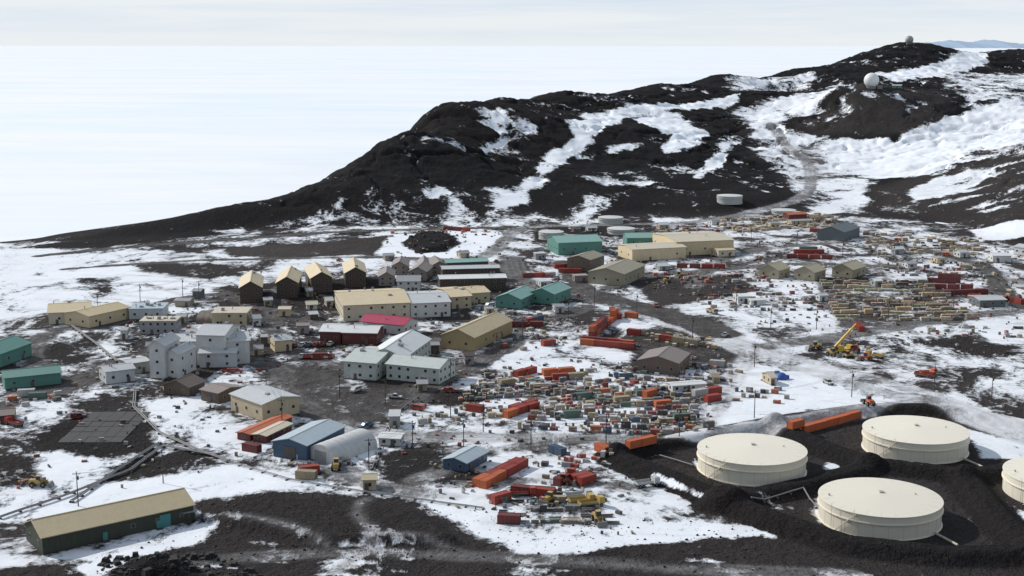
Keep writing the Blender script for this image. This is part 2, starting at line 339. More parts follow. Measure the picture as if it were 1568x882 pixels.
# ---------------------------------------------------------------- mesh builder
class MB:
    def __init__(s): s.v=[];s.f=[];s.m=[];s.c=[]
    def hexa(s,vs,mi=0,c=None):
        o=len(s.v); s.v+=[tuple(p) for p in vs]
        for q in ((3,2,1,0),(4,5,6,7),(0,1,5,4),(1,2,6,5),(2,3,7,6),(3,0,4,7)): s.f.append([o+i for i in q]); s.m.append(mi); s.c.append(c)
    def box(s,cx,cy,z0,lx,ly,lz,mi=0,a=0,c=None,tx=1,ty=1):
        ca,sa=math.cos(a),math.sin(a); vs=[]
        for zz,fx,fy in ((z0,1,1),(z0+lz,tx,ty)):
            for ux,uy in ((-1,-1),(1,-1),(1,1),(-1,1)):
                x=ux*lx/2*fx;y=uy*ly/2*fy; vs.append((cx+x*ca-y*sa,cy+x*sa+y*ca,zz))
        s.hexa(vs,mi,c)
    def prism(s,prof,x0,x1,mi=0,axis='x',caps=True,c=None,mcap=None):
        o=len(s.v);k=len(prof)
        for X in (x0,x1):
            for (p,q) in prof: s.v.append((X,p,q) if axis=='x' else (p,X,q))
        for i in range(k): s.f.append([o+i,o+(i+1)%k,o+k+(i+1)%k,o+k+i]); s.m.append(mi); s.c.append(c)
        if caps:
            for ff in (list(range(o,o+k))[::-1],list(range(o+k,o+2*k))): s.f.append(ff); s.m.append(mi if mcap is None else mcap); s.c.append(c)
    def cyl(s,p0,p1,r,mi=0,n=10,r1=None,c=None):
        p0=Vector(p0);p1=Vector(p1);d=(p1-p0).normalized(); a=d.orthogonal().normalized(); b_=d.cross(a); r1=r if r1 is None else r1
        o=len(s.v)
        for p,rr in ((p0,r),(p1,r1)):
            for i in range(n):
                t=2*math.pi*i/n; s.v.append(tuple(p+(a*math.cos(t)+b_*math.sin(t))*rr))
        for i in range(n): s.f.append([o+i,o+(i+1)%n,o+n+(i+1)%n,o+n+i]); s.m.append(mi); s.c.append(c)
        s.f.append(list(range(o,o+n))[::-1]); s.f.append(list(range(o+n,o+2*n))); s.m+=[mi,mi]; s.c+=[c,c]
    def lathe(s,prof,n=64,mi=0,closed=False):
        o=len(s.v);k=len(prof)
        for i in range(n):
            t=2*math.pi*i/n
            for r,z in prof: s.v.append((r*math.cos(t),r*math.sin(t),z))
        for i in range(n):
            for j in range(k-1):
                a=o+i*k+j;b_=o+((i+1)%n)*k+j; s.f.append([a,b_,b_+1,a+1]); s.m.append(mi); s.c.append(None)
    def mesh(s,name,mats,smooth=False,colattr=False):
        m_=bpy.data.meshes.new(name); m_.from_pydata(s.v,[],s.f)
        for q in mats: m_.materials.append(q)
        m_.polygons.foreach_set('material_index',s.m)
        if smooth: m_.polygons.foreach_set('use_smooth',[True]*len(s.f))
        if colattr:
            a=m_.attributes.new('col','FLOAT_COLOR','FACE'); arr=np.array([(*(c or (.3,.3,.3)),1) for c in s.c],np.float32); a.data.foreach_set('color',arr.ravel())
        m_.update(); return m_
def obj(name,me,loc=(0,0,0),rz=0,parent=None):
    o=bpy.data.objects.new(name,me); sc.collection.objects.link(o); o.location=loc; o.rotation_euler=(0,0,rz)
    if parent: o.parent=parent
    return o
MC={}
def M(name,col,rough=.6,ribs=0,var=.25,metal=0):
    if name in MC: return MC[name]
    m_,nt,b=newmat(name); tc=N(nt,'ShaderNodeTexCoord').outputs['Object']
    oi=N(nt,'ShaderNodeObjectInfo').outputs['Random']
    n1=noise(nt,tc,.5,4,.65); n2=noise(nt,mapping(nt,tc,(2.5,2.5,.25)),1,3,.6)
    c=mix(nt,mapr(nt,n1,.35,.7,0,var),col,tuple(x*.55 for x in col))
    c=mix(nt,mapr(nt,n2,.5,.75,0,var*1.2),c,(.16,.13,.10))
    c=mix(nt,mapr(nt,oi,0,1,0,.22),c,tuple(x*.6 for x in col))
    nt.links.new(c,b.inputs['Base Color']); b.inputs['Roughness'].default_value=rough; b.inputs['Metallic'].default_value=metal
    if ribs:
        w=N(nt,'ShaderNodeTexWave',wave_type='BANDS',bands_direction='X'); w.inputs['Scale'].default_value=ribs; nt.links.new(tc,w.inputs['Vector'])
        bp=N(nt,'ShaderNodeBump'); bp.inputs['Strength'].default_value=.5; bp.inputs['Distance'].default_value=.06; nt.links.new(w.outputs['Fac'],bp.inputs['Height']); nt.links.new(bp.outputs[0],b.inputs['Normal'])
    MC[name]=m_; return m_
glass=M('window_glass',(.02,.025,.03),.15,var=.1)
trim=M('trim_white',(.42,.40,.37)); dark=M('dark_metal',(.04,.04,.045),.5); found=M('foundation_timber',(.07,.058,.048),.9)
COL=dict(tan=(.52,.43,.28),cream=(.62,.54,.40),brown=(.10,.07,.05),dkbrown=(.075,.052,.038),mauve=(.27,.22,.19),white=(.62,.62,.59),grey=(.33,.33,.33),ltgrey=(.54,.55,.54),
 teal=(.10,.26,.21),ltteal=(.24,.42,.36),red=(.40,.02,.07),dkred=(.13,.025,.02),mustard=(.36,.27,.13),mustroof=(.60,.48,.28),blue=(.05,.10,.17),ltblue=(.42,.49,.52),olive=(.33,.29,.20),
 rust=(.15,.11,.085),green=(.045,.055,.035),yel=(.66,.53,.33),orange=(.50,.13,.05),slate=(.12,.14,.145),sage=(.54,.57,.52),wht2=(.74,.74,.71))
def wm(c): return M('wall_'+c,COL[c],.65,ribs=2.2)
def rm(c): return M('roof_'+c,COL[c],.55,ribs=1.6,var=.22)
def windows(mb,L,Wd,h,sp=3.4,fl=None,sides='xy'):
    fl=fl or max(1,int(h/3.0)); fh=h/fl
    for k in range(fl):
        z=k*fh+fh*.42; hh=min(1.0,fh*.36)
        if 'x' in sides:
            nn=max(1,int(L/sp)-0)
            for i in range(nn):
                x=-L/2+(i+.5)*L/nn
                if random.random()<.2: continue
                for s_ in (-1,1):
                    mb.box(x,s_*(Wd/2+.03),z-.05,1.15,.06,hh+.1,1); mb.box(x,s_*(Wd/2+.065),z,1.0,.05,hh,0)
        if 'y' in sides:
            nn=max(1,int(Wd/sp))
            for i in range(nn):
                y_=-Wd/2+(i+.5)*Wd/nn
                for s_ in (-1,1):
                    mb.box(s_*(L/2+.03),y_,z-.05,.06,1.15,hh+.1,1); mb.box(s_*(L/2+.065),y_,z,.05,1.0,hh,0)
def place(pts,wid):
    A=G(*pts[0]);B=G(*pts[1])
    if len(pts)==2:
        ex=(B-A)[:2]; L=np.linalg.norm(ex); ex=ex/L; ey=np.array([-ex[1],ex[0]])
        if ey[1]<0: ey=-ey
        c=(A[:2]+B[:2])/2+ey*wid/2; return c,math.atan2(ex[1],ex[0]),L,wid
    Cc=G(*pts[2]); l=(A-B)[:2]; r=(Cc-B)[:2]
    if np.linalg.norm(r)>np.linalg.norm(l): mn,ot=r,l
    else: mn,ot=l,r
    L=np.linalg.norm(mn); ex=mn/L; ey=np.array([-ex[1],ex[0]])
    if ey@ot<0: ey=-ey
    return B[:2]+ex*L/2+ey*wid/2,math.atan2(ex[1],ex[0]),L,wid
def bld(name,pts,wid,h,rh,wall,roof,ridge='x',win=3.6,fl=None,vents=0,doors=1,sides='xy',garage=False,lift=0,oh=.5,extra=None):
    c,ang,L,Wd=place(pts,wid)
    if ridge=='y': ang+=math.pi/2; L,Wd=Wd,L
    ca,sa=math.cos(ang),math.sin(ang)
    zs=[float(tz(c[0]+x*ca-y_*sa,c[1]+x*sa+y_*ca)) for x in (-L/2,L/2) for y_ in (-Wd/2,Wd/2)]
    z0=max(sum(zs)/4,max(zs)-.5); drop=z0-min(zs)+.6
    e=bpy.data.objects.new(name,None); sc.collection.objects.link(e); e.location=(c[0],c[1],z0); e.rotation_euler=(0,0,ang); e.empty_display_size=2
    mb=MB(); mb.box(0,0,-drop,L-.3,Wd-.3,drop+.25+lift,0); obj('foundation',mb.mesh('foundation',[found]),parent=e)
    b0=.25+lift; mb=MB()
    if rh<=0.01:
        mb.box(0,0,b0,L,Wd,h-b0,0); obj('walls',mb.mesh('walls',[wm(wall)]),parent=e)
        mb=MB(); mb.box(0,0,h+.003,L+.5,Wd+.5,.3,0); obj('roof',mb.mesh('roof',[rm(roof)]),parent=e)
    else:
        hy=Wd/2
        prof=[(-hy,b0),(hy,b0),(hy,h),(0,h+rh),(-hy,h)]; mb.prism(prof,-L/2,L/2,0)
        obj('walls',mb.mesh('walls',[wm(wall)]),parent=e)
        sl=rh/hy; W2=hy+oh; ze=h-oh*sl+.02; zr=h+rh+.02; t_=.22
        mb=MB()
        P_=[(-W2,ze),(0,zr),(W2,ze),(W2,ze+t_),(0,zr+t_),(-W2,ze+t_)]
        mb.prism(P_,-L/2-oh,L/2+oh,0,caps=False)
        for X,off in ((0,0),(6,1)):
            q=[[0,1,4,5],[1,2,3,4]]
            for f in q: mb.f.append([X+i for i in (f if off else f[::-1])]); mb.m.append(0); mb.c.append(None)
        mb.box(0,0,zr+t_-.05,L+.6,.35,.12,0)
        obj('roof',mb.mesh('roof',[rm(roof)]),parent=e)
    if win:
        mb=MB(); windows(mb,L,Wd,h,win,fl,sides)
        if mb.v: obj('windows',mb.mesh('windows',[glass,trim]),parent=e)
    mb=MB()
    for k in range(doors):
        x=-L/2+L*(.18+.64*random.random())
        for s_ in (-1,1): mb.box(x,s_*(Wd/2+.09),b0,1.2,.1,2.1,0); mb.box(x,s_*(Wd/2+.7),b0-.35,1.8,1.3,.3,1)
    if extra:
        x=L*.3
        for s_ in (-1,1): mb.box(x,s_*(Wd/2+.1),b0,3.0,.12,3.4,0)
    if garage:
        for s_ in (-1,1): mb.box(s_*(L/2+.09),0,b0,.1,min(4.2,Wd*.45),min(3.8,h*.75),0)
        for k in range(max(1,int(L/12))):
            x=-L/2+(k+.5)*L/max(1,int(L/12)); mb.box(x,-(Wd/2+.09),b0,3.6,.1,min(3.6,h*.7),0); mb.box(x,(Wd/2+.09),b0,3.6,.1,min(3.6,h*.7),0)
    if mb.v: obj('doors',mb.mesh('doors',[M('door_brown',(.10,.085,.075)) if not extra else M('door_teal',(.06,.25,.25)),found]),parent=e)
    if vents:
        mb=MB()
        for k in range(vents):
            x=random.uniform(-.42,.42)*L; y_=random.uniform(-.3,.3)*Wd; zz=h+rh*(1-abs(y_)/(Wd/2)) if rh>0 else h+.3
            if random.random()<.5: mb.box(x,y_,zz-.2,random.uniform(.8,2),random.uniform(.8,1.8),random.uniform(.8,1.5),0)
            else: mb.cyl((x,y_,zz-.2),(x,y_,zz+1.3),.18,0,8); mb.cyl((x,y_,zz+1.3),(x,y_,zz+1.5),.3,0,8)
        obj('roof_vents',mb.mesh('roof_vents',[M('vent_metal',(.3,.3,.3))]),parent=e)
    return e
def arch(name,pts,wid,h,wall):
    c,ang,L,Wd=place(pts,wid); z0=float(tz(c[0],c[1]))-.1
    e=bpy.data.objects.new(name,None); sc.collection.objects.link(e); e.location=(c[0],c[1],z0); e.rotation_euler=(0,0,ang)
    prof=[(-Wd/2*math.cos(math.pi*i/20),h*math.sin(math.pi*i/20)**.85) for i in range(21)][::-1]
    mb=MB(); mb.prism(prof,-L/2,L/2,0)
    for i in range(1,int(L/3)):
        x=-L/2+i*3; mb.prism([(p*1.008,q*1.008) for p,q in prof],x-.08,x+.08,0)
    obj('arched_shell',mb.mesh('arched_shell',[wm(wall)]),parent=e)
    mb=MB()
    for s_ in (-1,1): mb.box(s_*(L/2+.06),0,0,.12,Wd*.4,h*.65,0)
    obj('hangar_doors',mb.mesh('hangar_doors',[M('door_grey',(.3,.3,.29))]),parent=e)
    return e
# ---------------------------------------------------------------- buildings
for a in [(368,401,465,464),(424,456,457,456),(477,509,449,448),(529,561,441,440)]:
    bld('dormitory_building',[(a[0],a[2]),(a[1],a[3])],32,8.0,3.0,'dkbrown','yel','y',win=4.5,fl=3,vents=1,oh=.7)
for a,rc_ in [((580,604,438,438),'mauve'),((600,624,421,421),'mauve'),((626,653,430,430),'mauve'),((660,686,421,420),'mauve'),((640,658,420,420),'mauve')]:
    bld('bunkhouse',[(a[0],a[2]),(a[1],a[3])],20,5,2.4,'mauve',rc_,'y',win=4,fl=2)
bld('bunkhouse',[(608,447),(643,447)],12,5.5,2.0,'white','grey','x',fl=2)
bld('terraced_lodge',[(674,447),(775,444)],12,6.5,.8,'dkbrown','wht2','x',fl=2,vents=4)
bld('terraced_lodge',[(678,432),(765,430)],11,7,.8,'dkbrown','ltgrey','x',fl=2)
bld('terraced_lodge',[(684,420),(748,418)],11,6.5,1,'brown','ltteal','x',fl=2)
bld('galley_building',[(526,492),(628,488)],38,7.5,2.6,'cream','yel','x',win=5,fl=2,vents=6,garage=False)
bld('white_annex_building',[(629,488),(690,485)],30,7,1.6,'white','ltgrey','x',win=4,vents=3)
bld('tan_store_building',[(692,474),(722,472)],26,6,1.4,'tan','yel','x',vents=2)
bld('tan_store_building',[(723,466),(750,464)],18,5.5,1.4,'tan','yel','x',vents=1)
bld('red_roof_hall',[(552,507),(618,514)],13,4.5,2.2,'white','red','x',win=4,vents=1)
bld('red_brown_lodge',[(490,525),(522,526)],16,5,1.4,'dkred','wht2','x',fl=1,vents=1)
bld('red_brown_lodge',[(524,527),(577,528)],15,5,1.4,'dkred','wht2','x',fl=1,vents=2)
bld('mustard_warehouse',[(692,531),(726,539),(784,511)],15,6,3,'mustard','mustroof','x',win=7,fl=1,garage=False)
bld('laboratory_building',[(527,580),(576,584)],26,6.8,2.2,'sage','sage','x',win=4,fl=2,vents=3)
bld('laboratory_building',[(560,571),(620,574)],34,6.8,3.2,'sage','wht2','y',win=4,fl=2,vents=3)
bld('laboratory_building',[(592,582),(672,589),(686,577)],15,6.2,2.0,'sage','sage','x',win=3.4,fl=2,vents=4)
bld('white_tower_block',[(302,560),(345,561)],20,12.5,2.2,'white','ltgrey','x',win=6,fl=3,vents=3)
bld('white_tower_block',[(346,559),(383,557)],18,9.5,1.8,'white','ltgrey','x',win=6,fl=3,vents=3)
bld('white_tower_block',[(306,564),(362,563)],7,6,1.0,'ltgrey','ltgrey','x',win=5,fl=2,vents=2)
bld('power_plant_building',[(230,580),(254,581)],14,13,2,'white','ltgrey','y',win=5,fl=3,vents=3)
bld('power_plant_building',[(255,579),(274,580)],14,9.5,1.6,'white','ltgrey','y',win=5,fl=2,vents=4)
bld('power_plant_building',[(262,557),(302,556)],14,9,1.5,'ltgrey','ltgrey','x',win=5,fl=2,vents=4)
bld('low_utility_building',[(163,590),(207,584)],10,5,1,'ltgrey','ltgrey','x',win=5,fl=1,vents=2)
bld('low_utility_building',[(198,575),(230,570)],10,4.5,.5,'grey','ltgrey','x',win=5,fl=1,vents=2)
bld('brown_cabin',[(263,603),(290,608),(314,598)],11,3.6,2.2,'brown','rust','x',win=4)
bld('brown_cabin',[(308,613),(335,619),(352,610)],11,4,1,'brown','mauve','x',win=4)
bld('workshop_building',[(354,628),(402,646),(432,639)],15,6,1.4,'tan','ltgrey','x',win=5,fl=1,vents=1)
bld('small_pump_house',[(421,540),(447,538)],9,5,1.5,'yel','ltgrey','x',win=3,vents=3)
bld('small_pump_house',[(427,485),(444,485)],7,3.5,.6,'yel','cream','x',win=3)
bld('tan_office_building',[(325,500),(378,499)],14,6,.0,'tan','cream','x',win=4,vents=2)
arch('brown_quonset_hut',[(300,496),(335,497)],12,5,'rust')
bld('water_plant_building',[(75,498),(140,494)],24,5.5,1.8,'cream','mustroof','x',win=7,fl=1,vents=2)
bld('water_plant_building',[(110,502),(137,503),(200,488)],16,5.5,1.6,'yel','mustroof','x',win=7,fl=1,vents=1)
bld('pipework_plant_building',[(198,490),(250,489)],14,5,.0,'ltgrey','ltblue','x',win=4,vents=8)
bld('pipework_plant_building',[(215,513),(270,512)],10,6,.0,'grey','cream','x',win=3,fl=2,vents=8)
bld('small_blue_shed',[(295,458),(307,458)],6,4,.6,'slate','grey','x',win=0)
bld('small_blue_shed',[(268,470),(290,470)],7,3,.6,'olive','grey','x',win=0)
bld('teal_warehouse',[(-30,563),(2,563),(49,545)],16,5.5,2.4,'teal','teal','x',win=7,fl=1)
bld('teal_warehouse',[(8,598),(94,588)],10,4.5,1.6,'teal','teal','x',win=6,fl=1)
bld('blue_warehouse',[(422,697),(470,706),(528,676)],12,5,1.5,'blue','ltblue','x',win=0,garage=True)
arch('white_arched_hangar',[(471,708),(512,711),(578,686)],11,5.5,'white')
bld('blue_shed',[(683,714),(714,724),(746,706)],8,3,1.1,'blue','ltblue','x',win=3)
bld('grey_shed',[(580,683),(612,684)],6,2.6,.5,'ltgrey','wht2','x',win=3)
bld('green_storage_hut',[(43,832),(66,851),(297,797)],13,4.6,2.6,'green','mustroof','x',win=6,fl=1,extra=1,doors=2)
bld('green_hut_annex',[(281,800),(299,797)],7,2.6,.6,'green','grey','x',win=0)
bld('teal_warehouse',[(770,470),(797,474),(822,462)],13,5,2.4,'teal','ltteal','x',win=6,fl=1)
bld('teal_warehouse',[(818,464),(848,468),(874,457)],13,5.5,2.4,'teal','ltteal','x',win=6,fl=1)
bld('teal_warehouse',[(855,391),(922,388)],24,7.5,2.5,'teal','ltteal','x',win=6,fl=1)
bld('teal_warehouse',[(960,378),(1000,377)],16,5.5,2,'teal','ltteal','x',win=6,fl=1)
bld('brown_warehouse',[(886,415),(903,417),(925,409)],14,7,2,'rust','olive','x',win=5)
bld('tan_warehouse',[(916,434),(955,438),(987,424)],20,6.5,2.6,'olive','olive','x',win=6,fl=1)
bld('yellow_supply_warehouse',[(968,401),(1050,396)],22,7,1.2,'yel','cream','x',win=9,fl=1,vents=2)
bld('yellow_supply_warehouse',[(1035,393),(1123,389)],40,8.5,1.6,'yel','cream','x',win=10,fl=1,vents=3)
bld('dark_grey_warehouse',[(1271,367),(1292,370),(1316,362)],18,6,3,'slate','slate','x',win=0)
for q in [[(1178,423),(1192,428),(1209,423)],[(1232,425),(1247,431),(1264,426)],[(1288,421),(1305,427),(1325,421)]]:
    bld('olive_workshop',q,12,5,2.8,'olive','tan','x',win=5)
bld('weathered_plank_shack',[(984,570),(1038,576),(1055,560)],16,5,2.2,'rust','mauve','x',win=5,fl=1)
bld('grey_shed',[(1030,602),(1080,598)],5,2.6,.3,'white','wht2','x',win=3)
bld('grey_shed',[(1500,471),(1540,470)],12,3.5,.8,'slate','ltgrey','x',win=4)
bld('grey_shed',[(1520,402),(1548,402)],10,4,.8,'white','wht2','x',win=4)
bld('grey_shed',[(1552,390),(1590,395)],12,5,1,'white','ltgrey','x',win=4)
bld('grey_shed',[(1100,394),(1125,393)],10,4,.5,'cream','yel','x',win=4)
bld('grey_shed',[(1212,345),(1245,344)],8,3,.5,'tan','grey','x',win=4)
bld('grey_shed',[(1150,468),(1172,467)],5,2.6,.4,'white','wht2','x',win=3)
bld('red_shed',[(1208,337),(1235,336)],8,4,1,'dkred','orange','x',win=0)
bld('green_dome_hut',[(1366,137),(1380,137)],6,3,.8,'teal','ltgrey','x',win=0)
bld('red_hut',[(0,650),(22,648)],8,3,1,'dkred','rust','x',win=3)
bld('low_red_barracks',[(357,672),(383,676),(447,650)],5,2.5,.4,'dkred','orange','x',win=3)
bld('low_tan_barracks',[(383,676),(408,679),(447,661)],5,2.5,.4,'dkred','cream','x',win=3)
for (x,y_,w_,c1,c2) in [(780,462,14,'white','ltgrey'),(470,475,16,'white','cream'),(455,512,18,'grey','mauve'),(660,543,12,'dkbrown','grey'),(405,470,12,'olive','grey'),(545,512,10,'cream','ltgrey'),(712,560,14,'grey','dkbrown'),(880,432,20,'mauve','grey'),(828,440,14,'white','ltgrey'),(1180,590,8,'tan','cream'),(1130,465,20,'ltgrey','wht2'),(640,600,14,'olive','grey'),(556,752,20,'tan','tan'),(596,655,16,'grey','ltgrey'),(475,490,12,'brown','ltgrey'),(575,480,12,'tan','yel'),(340,512,14,'ltgrey','grey'),(205,478,14,'grey','ltgrey'),(185,520,10,'white','grey'),(1255,462,12,'white','ltgrey'),(705,395,14,'tan','grey'),(820,398,16,'grey','ltgrey'),
  (285,520,16,'ltgrey','grey'),(270,495,14,'tan','grey'),(388,500,12,'white','grey'),(400,530,10,'brown','grey'),(590,400,14,'mauve','grey'),(640,472,10,'grey','ltgrey'),(470,455,9,'olive','grey'),(735,500,12,'white','grey'),(850,480,14,'ltgrey','grey'),(1010,415,14,'grey','ltgrey'),(1390,412,14,'white','grey'),(1435,404,12,'tan','grey'),(1340,440,10,'grey','wht2'),(1180,350,14,'tan','grey'),(1050,375,12,'olive','grey'),(390,545,12,'tan','grey'),(500,470,10,'cream','ltgrey'),(605,512,12,'white','ltgrey'),(745,482,12,'tan','grey'),(225,540,12,'white','grey'),(900,355,14,'white','ltgrey'),(1010,352,14,'tan','ltgrey'),(1090,345,12,'white','grey'),(1370,390,14,'grey','wht2'),(1470,395,12,'white','ltgrey')]:
    bld('service_hut',[(x,y_),(x+w_,y_-.5)],random.uniform(4,8),random.uniform(2.6,4),random.choice([0,.7,1.1]),c1,c2,'x',win=3)
# ---------------------------------------------------------------- tanks
cream=M('tank_cream_paint',(.80,.73,.59),.5,var=.06); seam=M('tank_seam',(.50,.44,.35)); whp=M('tank_white_paint',(.46,.46,.43),.5,var=.2)
def tank(name,px,py,r,h,mat,detail=True,rise=.9):
    g=G(px,py); z0=g[2]-.2; e=bpy.data.objects.new(name,None); sc.collection.objects.link(e); e.location=(g[0],g[1],z0)
    mb=MB(); mb.lathe([(r,0),(r,h*.66)],96); mb.lathe([(r+.12,h*.66+.25),(r+.12,h-.1)],96); mb.lathe([(r,h*.66),(r+.42,h*.66),(r+.42,h*.66+.25),(r+.12,h*.66+.25)],96)
    mb.lathe([(r+.12,h-.1),(r+.3,h-.1),(r+.3,h+.12),(r+.1,h+.14)],96)
    mb.lathe([(r+.35,-1.),(r+.35,.35),(r,.36)],96); obj('shell',mb.mesh('shell',[mat]),parent=e)
    mb=MB(); mb.lathe([(r+.1,h+.14),(r*.5,h+.14+rise*.6),(.01,h+.14+rise)],96); obj('roof_cone',mb.mesh('roof_cone',[mat if detail else M('tank_roof_white',(.62,.62,.59))],True),parent=e)
    if detail:
        mb=MB(); a0=-2.6
        for i in range(22):
            a=a0+i*.018; z=h*i/22; mb.box((r+.75)*math.cos(a),(r+.75)*math.sin(a),z,.3,1.0,.06,0,a+math.pi/2)
        for k in range(2):
            a=a0-.03+k*.41; mb.cyl(((r+1.2)*math.cos(a),(r+1.2)*math.sin(a),0),((r+1.2)*math.cos(a),(r+1.2)*math.sin(a),h+1.1),.05,0,6)
        mb.box(.5,1,h+.12+rise,1.2,1.2,.4,0); mb.cyl((r*.6,.5,h+.3),(r*.6,.5,h+1.0),.2,0); mb.cyl((-r*.85,.5,h+.2),(-r*.85,.5,h+.9),.25,0)
        obj('stair_and_vents',mb.mesh('stair_and_vents',[M('tank_fittings',(.5,.46,.38))]),parent=e)
        mb=MB()
        for i in range(26):
            a=2*math.pi*i/26; mb.box((r+.005)*math.cos(a),(r+.005)*math.sin(a),.4,.03,.05,h*.62,0,a)
        for i in range(26):
            a=2*math.pi*(i+.5)/26
            mb.hexa([((r*q_)*math.cos(a+da),(r*q_)*math.sin(a+da),h+.15+rise*(1-q_)+dz_) for dz_ in (0,.03) for q_,da in ((.52,-.002),(.98,-.001),(.98,.001),(.52,.002))],0)
        mb.cyl((r*.7,-r*.75,.9),(r*.9,-r*1.3,.9),.3,0)
        obj('weld_seams',mb.mesh('weld_seams',[seam]),parent=e)
    return e
for (x,y_) in [(1150.5,718),(1400.5,687),(1346,795),(1626,757)]: tank('fuel_storage_tank',x,y_,15.9,6.4,cream)
for (x,y_,w_,hh) in [(1117,309,38,10),(935,341,38,9),(951,357,42,8),(844,365,38,11),(1200,327,36,6),(1222,330,20,5),(880,350,18,5)]:
    g=G(x,y_); s_=math.hypot(g[0],g[1])/F; tank('small_fuel_tank',x,y_,w_*s_/2,hh*s_,whp,False,.8)
# radomes
def radome(px,py,r,col):
    g=G(px,py); e=bpy.data.objects.new('radome',None); sc.collection.objects.link(e); e.location=g
    import bmesh
    bm=bmesh.new(); bmesh.ops.create_icosphere(bm,subdivisions=3,radius=r); me_=bpy.data.meshes.new('dome'); bm.to_mesh(me_); bm.free(); me_.materials.append(M('radome_'+col,COL[col],.5,var=.1)); o=obj('dome',me_,(0,0,r*.95),parent=e)
    mb=MB(); mb.cyl((0,0,-2),(0,0,r*.35),r*.66,0,24); mb.box(r*1.1,0,-1.5,r*.7,r*.6,r*.3+1.5,0); obj('base_ring',mb.mesh('base_ring',[M('radome_base',(.16,.17,.16))]),parent=e)
radome(1334,134,8.2,'wht2'); radome(1392,67,7.2,'grey')
# ---------------------------------------------------------------- containers
CC=dict(r=(.34,.042,.024),o=(.55,.13,.04),d=(.18,.03,.025),w=(.50,.50,.48),b=(.06,.11,.17),g=(.09,.15,.12),t=(.38,.31,.20),y=(.48,.32,.08))
CM={}
def cont_mesh(k,L=6.06):
    if (k,L) in CM: return CM[(k,L)]
    mb=MB(); w=2.44;h=2.6
    mb.box(0,0,.12,L-.12,w-.16,h-.22,0)
    for sx in (-1,1):
        for sy in (-1,1): mb.box(sx*(L/2-.08),sy*(w/2-.08),0,.16,.16,h,0)
        mb.box(0,sx*(w/2-.06),h-.13,L-.32,.11,.12,0); mb.box(0,sx*(w/2-.06),.02,L-.32,.11,.14,1)
    nn=int(L/.55)
    for i in range(nn):
        x=-L/2+.4+i*(L-.8)/(nn-1)
        for s_ in (-1,1): mb.box(x,s_*(w/2-.06),.17,.22,.05,h-.32,0)
        mb.box(x,0,h-.105,.22,w-.3,.05,0)
    for yy in (-.7,-.3,.3,.7): mb.cyl((L/2-.02,yy,.2),(L/2-.02,yy,h-.2),.035,1,6)
    m_=mb.mesh('container_'+k,[M('container_paint_'+k,CC[k],.6,var=.5),dark]); CM[(k,L)]=m_; return m_
def crow(A,B,cols,gap=.3,L=6.06,side=False,stack=1,rows=1):
    a=G(*A);b_=G(*B); d=(b_-a)[:2]; D=np.linalg.norm(d); d=d/D; nr=np.array([-d[1],d[0]]); step=(2.7 if side else L+gap); k=max(1,int(round(D/step)))
    for r_ in range(rows):
        for i in range(k):
            c=random.choice(cols)
            p=a[:2]+d*(i+.5)*D/k+nr*r_*(2.8 if not side else L+.5)+np.array([random.uniform(-.2,.2),random.uniform(-.2,.2)])
            for s_ in range(stack if random.random()<.6 or stack==1 else stack-1):
                c=random.choice(cols)
                obj('shipping_container',cont_mesh(c,L),(p[0],p[1],float(tz(p[0],p[1]))-.05+s_*2.61),math.atan2(d[1],d[0])+(math.pi/2 if side else 0)+random.uniform(-.03,.03))
crow((890,527),(972,535),'rro',stack=1); crow((891,523),(970,530),'rod')
crow((905,518),(942,488),'rood',stack=2); crow((936,478),(948,489),'r'); crow((955,485),(980,488),'od'); crow((955,511),(985,514),'rd')
crow((1208,657),(1315,638),'oo'); crow((728,746),(795,712),'ror',side=False); crow((738,749),(804,713),'oro')
crow((962,685),(1000,678),'o'); crow((910,692),(935,688),'o'); crow((880,745),(915,735),'rd',rows=2); crow((850,747),(872,735),'rd')
crow((783,755),(850,762),'rd'); crow((758,800),(800,802),'rd'); crow((775,640),(822,625),'ro'); crow((780,633),(822,620),'rd')
crow((1035,410),(1112,411),'rd',stack=1); crow((1203,395),(1275,397),'rrd'); crow((1215,388),(1262,388),'r'); crow((1225,384),(1250,384),'g')
crow((1075,617),(1105,612),'rrd',stack=1); crow((1062,607),(1102,601),'rwd',stack=1); crow((1420,432),(1470,434),'rdd',stack=2); crow((1430,442),(1490,443),'ddr',stack=1); crow((1445,452),(1510,449),'drd'); crow((1480,458),(1505,458),'r')
crow((848,411),(878,410),'rd'); crow((855,417),(890,418),'rt'); crow((765,500),(832,500),'rdwt'); crow((800,425),(850,423),'rwd'); crow((790,500),(830,490),'rb')
crow((1207,333),(1240,333),'ro'); crow((790,578),(818,570),'r',stack=1); crow((830,530),(850,528),'ro'); crow((985,610),(1005,604),'o')
crow((20,607),(60,605),'rtw'); crow((40,612),(75,610),'rg'); crow((1540,460),(1565,466),'rd'); crow((450,732),(490,734),'dt'); crow((462,727),(485,724),'rt')
crow((470,550),(510,548),'rdb',gap=2); crow((680,352),(720,354),'rd'); crow((1088,560),(1110,562),'tw'); crow((1090,575),(1098,588),'wt'); crow((0,640),(20,634),'r'); crow((370,688),(400,694),'dw')
crow((1320,508),(1312,500),'r'); crow((1010,520),(1070,530),'trt'); crow((715,628),(742,632),'rr'); crow((1465,412),(1490,413),'t'); crow((840,690),(868,700),'wbt'); crow((760,770),(772,766),'r')
crow((830,575),(880,571),'rod'); crow((845,582),(895,580),'rt'); crow((1000,373),(1040,372),'dr'); crow((1240,355),(1265,356),'rt')
for A_,B_,c_ in [((880,612),(905,610),'g'),((940,618),(965,616),'t'),((1000,625),(1030,622),'to'),((860,640),(890,638),'tg'),((1030,645),(1060,643),'gw'),((760,592),(790,588),'tg')]: crow(A_,B_,c_)
